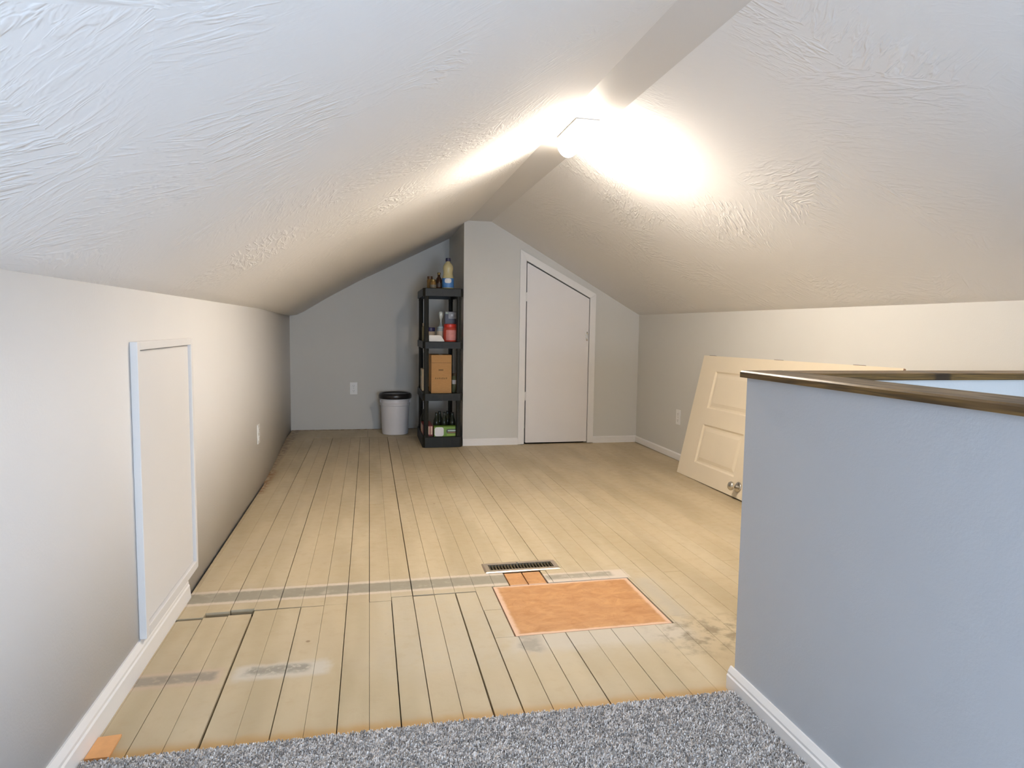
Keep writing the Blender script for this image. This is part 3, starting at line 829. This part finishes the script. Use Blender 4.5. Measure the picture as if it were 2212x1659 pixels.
lathe('lid', [(0.0, 0.0662), (0.0215, 0.0662), (0.0215, 0.078), (0.019, 0.080), (0.0, 0.080)], M_GOLD, e, n=24)
lathe('label', [(0.0254, 0.012), (0.0256, 0.013), (0.0256, 0.036), (0.0254, 0.037)], plain('pale brown label', (0.20, 0.17, 0.12, 1), 0.6), e, n=24)
e = thing('spice_jar', 0.500, 5.690, ZT[3], 'brown spice jar standing behind the small amber jar', 'jar')
lathe('body', [(0.0, 0), (0.024, 0), (0.026, 0.004), (0.026, 0.080), (0.021, 0.090), (0.0, 0.090)], M_AMBER, e, n=24)
lathe('lid', [(0.0, 0.0902), (0.023, 0.0902), (0.023, 0.112), (0.020, 0.114), (0.0, 0.114)], plain('brown lid', (0.10, 0.05, 0.02, 1), 0.4), e, n=24)

# second shelf
z2 = ZT[2]
M_RED = plain('red plastic tub', (0.52, 0.06, 0.035, 1), 0.35, var=0.1)
M_PINK = plain('pink label', (0.62, 0.24, 0.22, 1), 0.5, var=0.2, scale=60)
e = thing('red_tub', 0.658, 5.575, z2, 'round red plastic tub with red lid on the second shelf', 'tub')
lathe('body', [(0.0, 0), (0.052, 0), (0.056, 0.006), (0.058, 0.06), (0.056, 0.112), (0.050, 0.120), (0.0, 0.120)], M_RED, e, n=36)
lathe('lid', [(0.0, 0.1203), (0.052, 0.1203), (0.053, 0.124), (0.052, 0.146), (0.048, 0.150), (0.0, 0.150)], plain('bright red lid', (0.55, 0.035, 0.02, 1), 0.35), e, n=36)
bm = bmesh.new(); rows = []
for z, rr_ in ((0.016, 0.0572), (0.04, 0.0582), (0.06, 0.0587), (0.085, 0.0580), (0.100, 0.0575)):
    rows.append([bm.verts.new((rr_ * math.sin(-0.7 + 1.6 * i / 14), -rr_ * math.cos(-0.7 + 1.6 * i / 14), z)) for i in range(15)])
for a, b_ in zip(rows, rows[1:]):
    for i in range(14): bm.faces.new((a[i], a[i + 1], b_[i + 1], b_[i]))
link('label', fin(bm, 'label'), M_PINK, e, True)
# white low box with a sloping end
o = prism_y('food_packet', [(0.478, z2), (0.604, z2), (0.602, z2 + 0.014), (0.576, z2 + 0.052), (0.566, z2 + 0.056), (0.478, z2 + 0.056)], 5.500, 5.575, plain('off white packet', (0.78, 0.73, 0.66, 1), 0.45), None, 0.004)
tag(o, 'low white packet with sloping end at the front of the second shelf', 'packet')
M_CLEAR = glass('clear plastic', (0.72, 0.80, 0.82, 1), 0.08, 0.55)
M_CLEARH = plain('clear silver sprayer', (0.55, 0.60, 0.60, 1), 0.2, 0.3)
e = thing('spray_bottle', 0.588, 5.640, z2, 'clear bottle with slim neck and rounded stopper behind the white packet', 'bottle')
lathe('body', [(0.0, 0), (0.033, 0), (0.035, 0.005), (0.035, 0.095), (0.031, 0.115), (0.018, 0.130), (0.010, 0.142), (0.008, 0.165), (0.0, 0.165)], M_CLEAR, e, n=28)
lathe('stopper', [(0.0, 0.1652), (0.007, 0.1652), (0.008, 0.185), (0.014, 0.200), (0.019, 0.222), (0.019, 0.240), (0.013, 0.252), (0.0, 0.256)], M_CLEARH, e, n=24)
lathe('label', [(0.0354, 0.015), (0.0356, 0.016), (0.0356, 0.090), (0.0354, 0.091)], plain('beige label', (0.52, 0.44, 0.34, 1), 0.5), e, n=28)
lathe('collar', [(0.030, 0.116), (0.031, 0.117), (0.024, 0.127), (0.022, 0.127)], plain('pale blue collar', (0.50, 0.62, 0.66, 1), 0.25), e, n=28)
def carton(name, x0, x1, y0, y1, z0, z1, mat, label, cat, group=None):
    e = thing(name, (x0 + x1) / 2, (y0 + y1) / 2, z0, label, cat, group)
    hx_, hy_, h = (x1 - x0) / 2, (y1 - y0) / 2, z1 - z0
    box('body', -hx_, hx_, -hy_, hy_, 0, h, mat, e, 0.0015)
    return e, hx_, hy_, h
M_PURP = plain('dark violet carton', (0.045, 0.035, 0.06, 1), 0.4)
M_GREYC = plain('grey carton print', (0.34, 0.34, 0.36, 1), 0.45, var=0.3, scale=50)
e, a_, b_, h_ = carton('food_carton', 0.630, 0.728, 5.700, 5.760, z2, z2 + 0.256, M_PURP, 'dark violet and grey carton behind the red tub', 'carton')
box('label', -0.020, a_ - 0.002, -b_ - 0.0008, -b_ + 0.0006, 0.195, 0.250, M_GREYC, e)
box('label_band', -a_ + 0.004, -0.022, -b_ - 0.0008, -b_ + 0.0006, 0.235, 0.250, plain('pale green print', (0.36, 0.45, 0.38, 1), 0.5), e)
box('label_spot', 0.000, 0.020, -b_ - 0.0014, -b_ - 0.0006, 0.215, 0.235, M_WHITE, e)
e = thing('cream_jar', 0.505, 5.665, z2, 'short beige jar with navy lid behind the white packet', 'jar')
lathe('body', [(0.0, 0), (0.034, 0), (0.036, 0.004), (0.036, 0.080), (0.032, 0.086), (0.0, 0.086)], plain('beige jar', (0.46, 0.36, 0.25, 1), 0.4), e, n=28)
lathe('lid', [(0.0, 0.0863), (0.036, 0.0863), (0.037, 0.090), (0.037, 0.116), (0.034, 0.120), (0.0, 0.120)], plain('navy lid', (0.03, 0.025, 0.09, 1), 0.35), e, n=28)
e = thing('supplement_jar', 0.472, 5.775, z2, 'tall dull olive jar at the back left of the second shelf', 'jar')
lathe('body', [(0.0, 0), (0.030, 0), (0.032, 0.004), (0.032, 0.120), (0.026, 0.130), (0.0, 0.130)], plain('olive jar', (0.20, 0.18, 0.10, 1), 0.4), e, n=28)
lathe('lid', [(0.0, 0.1303), (0.027, 0.1303), (0.028, 0.154), (0.025, 0.156), (0.0, 0.156)], plain('tan lid', (0.40, 0.34, 0.24, 1), 0.4), e, n=28)

# third shelf
z3 = ZT[1]
def cardboard():
    b = NB('brown cardboard'); p = b.obj()
    f = b.noise(b.mapping(p, (40, 40, 160)), 1.0, 3)
    c = b.mix(f, (0.42, 0.22, 0.085, 1), (0.54, 0.31, 0.13, 1))
    b.set(c, 0.75, 0, 0.2); return b.m
M_CARD = cardboard()
M_PRINT = plain('brown box print', (0.20, 0.11, 0.04, 1), 0.7)
e, a_, b_, h_ = carton('cardboard_box', 0.500, 0.668, 5.535, 5.765, z3, z3 + 0.318, M_CARD, 'tall brown cardboard box with small dark print on the third shelf', 'box')
box('tape', -0.0135, 0.0135, -b_ - 0.0005, b_ + 0.0005, h_ - 0.0005, h_ + 0.0006, plain('tan tape', (0.45, 0.29, 0.13, 1), 0.3), e)
box('flap_seam', -a_ + 0.003, a_ - 0.003, -b_ - 0.0006, -b_ + 0.0004, 0.2515, 0.2545, M_PRINT, e)
box('print_mark', -0.024, 0.016, -b_ - 0.0006, -b_ + 0.0004, 0.188, 0.199, M_PRINT, e)
for i in range(7):
    box('print_mark', -0.052 + i * 0.015, -0.043 + i * 0.015, -b_ - 0.0006, -b_ + 0.0004, 0.118, 0.118 + (0.010 if i % 2 else 0.013), M_PRINT, e)
e, a_, b_, h_ = carton('cereal_carton', 0.4415, 0.478, 5.760, 5.930, z3, z3 + 0.185, plain('cream carton', (0.66, 0.56, 0.40, 1), 0.5), 'narrow cream carton at the left edge of the third shelf', 'carton')
box('label', -a_ - 0.0006, -a_ + 0.0004, -b_ + 0.02, b_ - 0.02, 0.125, 0.165, plain('sage print', (0.42, 0.44, 0.30, 1), 0.5), e)
e = thing('spice_jar', 0.706, 5.620, z3, 'slim green and white jar right of the cardboard box', 'jar')
lathe('body', [(0.0, 0), (0.022, 0), (0.024, 0.004), (0.024, 0.130), (0.019, 0.140), (0.0, 0.140)], plain('dull green jar', (0.13, 0.15, 0.08, 1), 0.35), e, n=24)
lathe('lid', [(0.0, 0.1403), (0.020, 0.1403), (0.020, 0.160), (0.0, 0.162)], plain('brown jar lid', (0.12, 0.08, 0.04, 1), 0.4), e, n=24)
lathe('label', [(0.0243, 0.070), (0.0246, 0.071), (0.0246, 0.104), (0.0243, 0.105)], M_WHITE, e, n=24)

# bottom shelf
z4 = ZT[0]
M_GREEN = plain('green carton print', (0.16, 0.30, 0.035, 1), 0.45, var=0.15)
e, a_, b_, h_ = carton('green_carton', 0.524, 0.728, 5.522, 5.600, z4, z4 + 0.083, M_GREEN, 'low green carton with white and dark labels on the bottom shelf', 'carton')
bm = bmesh.new()
def rrect(cx, cz, w_, h__, r, y, n=5):
    out = []
    for (sx, sz, a0) in ((1, 1, 0), (-1, 1, 90), (-1, -1, 180), (1, -1, 270)):
        for i in range(n + 1):
            a = math.radians(a0 + 90 * i / n)
            out.append((cx + sx * (w_ / 2 - r) + r * math.cos(a), y, cz + sz * (h__ / 2 - r) + r * math.sin(a)))
    return out
def decal(name, cx, cz, w_, h__, r, y, mat, par):
    bm = bmesh.new()
    f_ = [bm.verts.new(p) for p in rrect(cx, cz, w_, h__, r, y)]; g_ = [bm.verts.new(p) for p in rrect(cx, cz, w_, h__, r, y + 0.0008)]
    bm.faces.new(f_); bm.faces.new(g_[::-1])
    for i in range(len(f_)): bm.faces.new((f_[i], f_[(i + 1) % len(f_)], g_[(i + 1) % len(f_)], g_[i]))
    return link(name, fin(bm, name), mat, par)
decal('white_label', -0.060, 0.040, 0.076, 0.076, 0.018, -b_ - 0.0010, M_WHITE, e)
dl = decal('dark_label', 0.048, 0.044, 0.096, 0.034, 0.014, -b_ - 0.0010, plain('dark green label', (0.04, 0.05, 0.025, 1), 0.4), e)
decal('lettering_band', 0.050, 0.048, 0.078, 0.011, 0.005, -b_ - 0.0017, plain('pale mint print', (0.52, 0.62, 0.58, 1), 0.4), dl)
decal('rust_band', 0.048, 0.032, 0.074, 0.007, 0.003, -b_ - 0.0017, plain('rust print', (0.30, 0.12, 0.05, 1), 0.4), dl)
decal('lime_band', 0.048, 0.012, 0.090, 0.011, 0.005, -b_ - 0.0010, plain('lime print', (0.34, 0.46, 0.06, 1), 0.4), e)
M_REDC = plain('deep red carton', (0.22, 0.02, 0.015, 1), 0.4)
e, a_, b_, h_ = carton('snack_carton', 0.438, 0.518, 5.560, 5.840, z4, z4 + 0.086, M_REDC, 'dark red and white carton at the left of the bottom shelf', 'carton')
M_PEACH = plain('peach print', (0.72, 0.48, 0.34, 1), 0.5, var=0.2, scale=50)
box('side_label', -a_ - 0.0006, -a_ + 0.0004, -0.05, b_ - 0.02, 0.012, 0.080, M_PEACH, e)
for i, (p0, p1) in enumerate(((-0.002, 0.012), (0.020, 0.036))):
    box('stripe', p0, p1, -b_ - 0.0006, -b_ + 0.0004, 0.012, 0.080, M_PEACH, e)
M_DKGL = glass('dark green bottle glass', (0.018, 0.022, 0.012, 1), 0.06, 0.15)
M_CAPB = plain('black crown cap', (0.02, 0.018, 0.015, 1), 0.3, 0.4)
base_b = None
bsp = [(0.466, 5.890, 'leftmost dark glass bottle at the rear of the bottom shelf'), (0.556, 5.650, 'dark glass bottle behind the white label of the green carton'),
       (0.622, 5.660, 'middle dark glass bottle behind the green carton'), (0.690, 5.650, 'dark glass bottle behind the dark label of the green carton'),
       (0.590, 5.735, 'left one of two dark glass bottles in the rear row, bottom shelf'), (0.660, 5.740, 'right one of two dark glass bottles in the rear row, bottom shelf')]
for i, (x, y, lab) in enumerate(bsp):
    e = thing('glass_bottle', x, y, z4, lab, 'bottle', 'dark bottles on the bottom shelf')
    if base_b is None:
        o1 = lathe('body', [(0.0, 0), (0.026, 0), (0.028, 0.004), (0.028, 0.100), (0.025, 0.120), (0.013, 0.148), (0.0115, 0.180), (0.0, 0.180)], M_DKGL, e, n=24)
        o2 = lathe('cap', [(0.0, 0.1803), (0.0135, 0.1803), (0.0135, 0.187), (0.0, 0.189)], M_CAPB, e, n=20)
        base_b = (o1, o2)
    else:
        for s_ in base_b:
            c = s_.copy(); COL.objects.link(c); c.parent = e
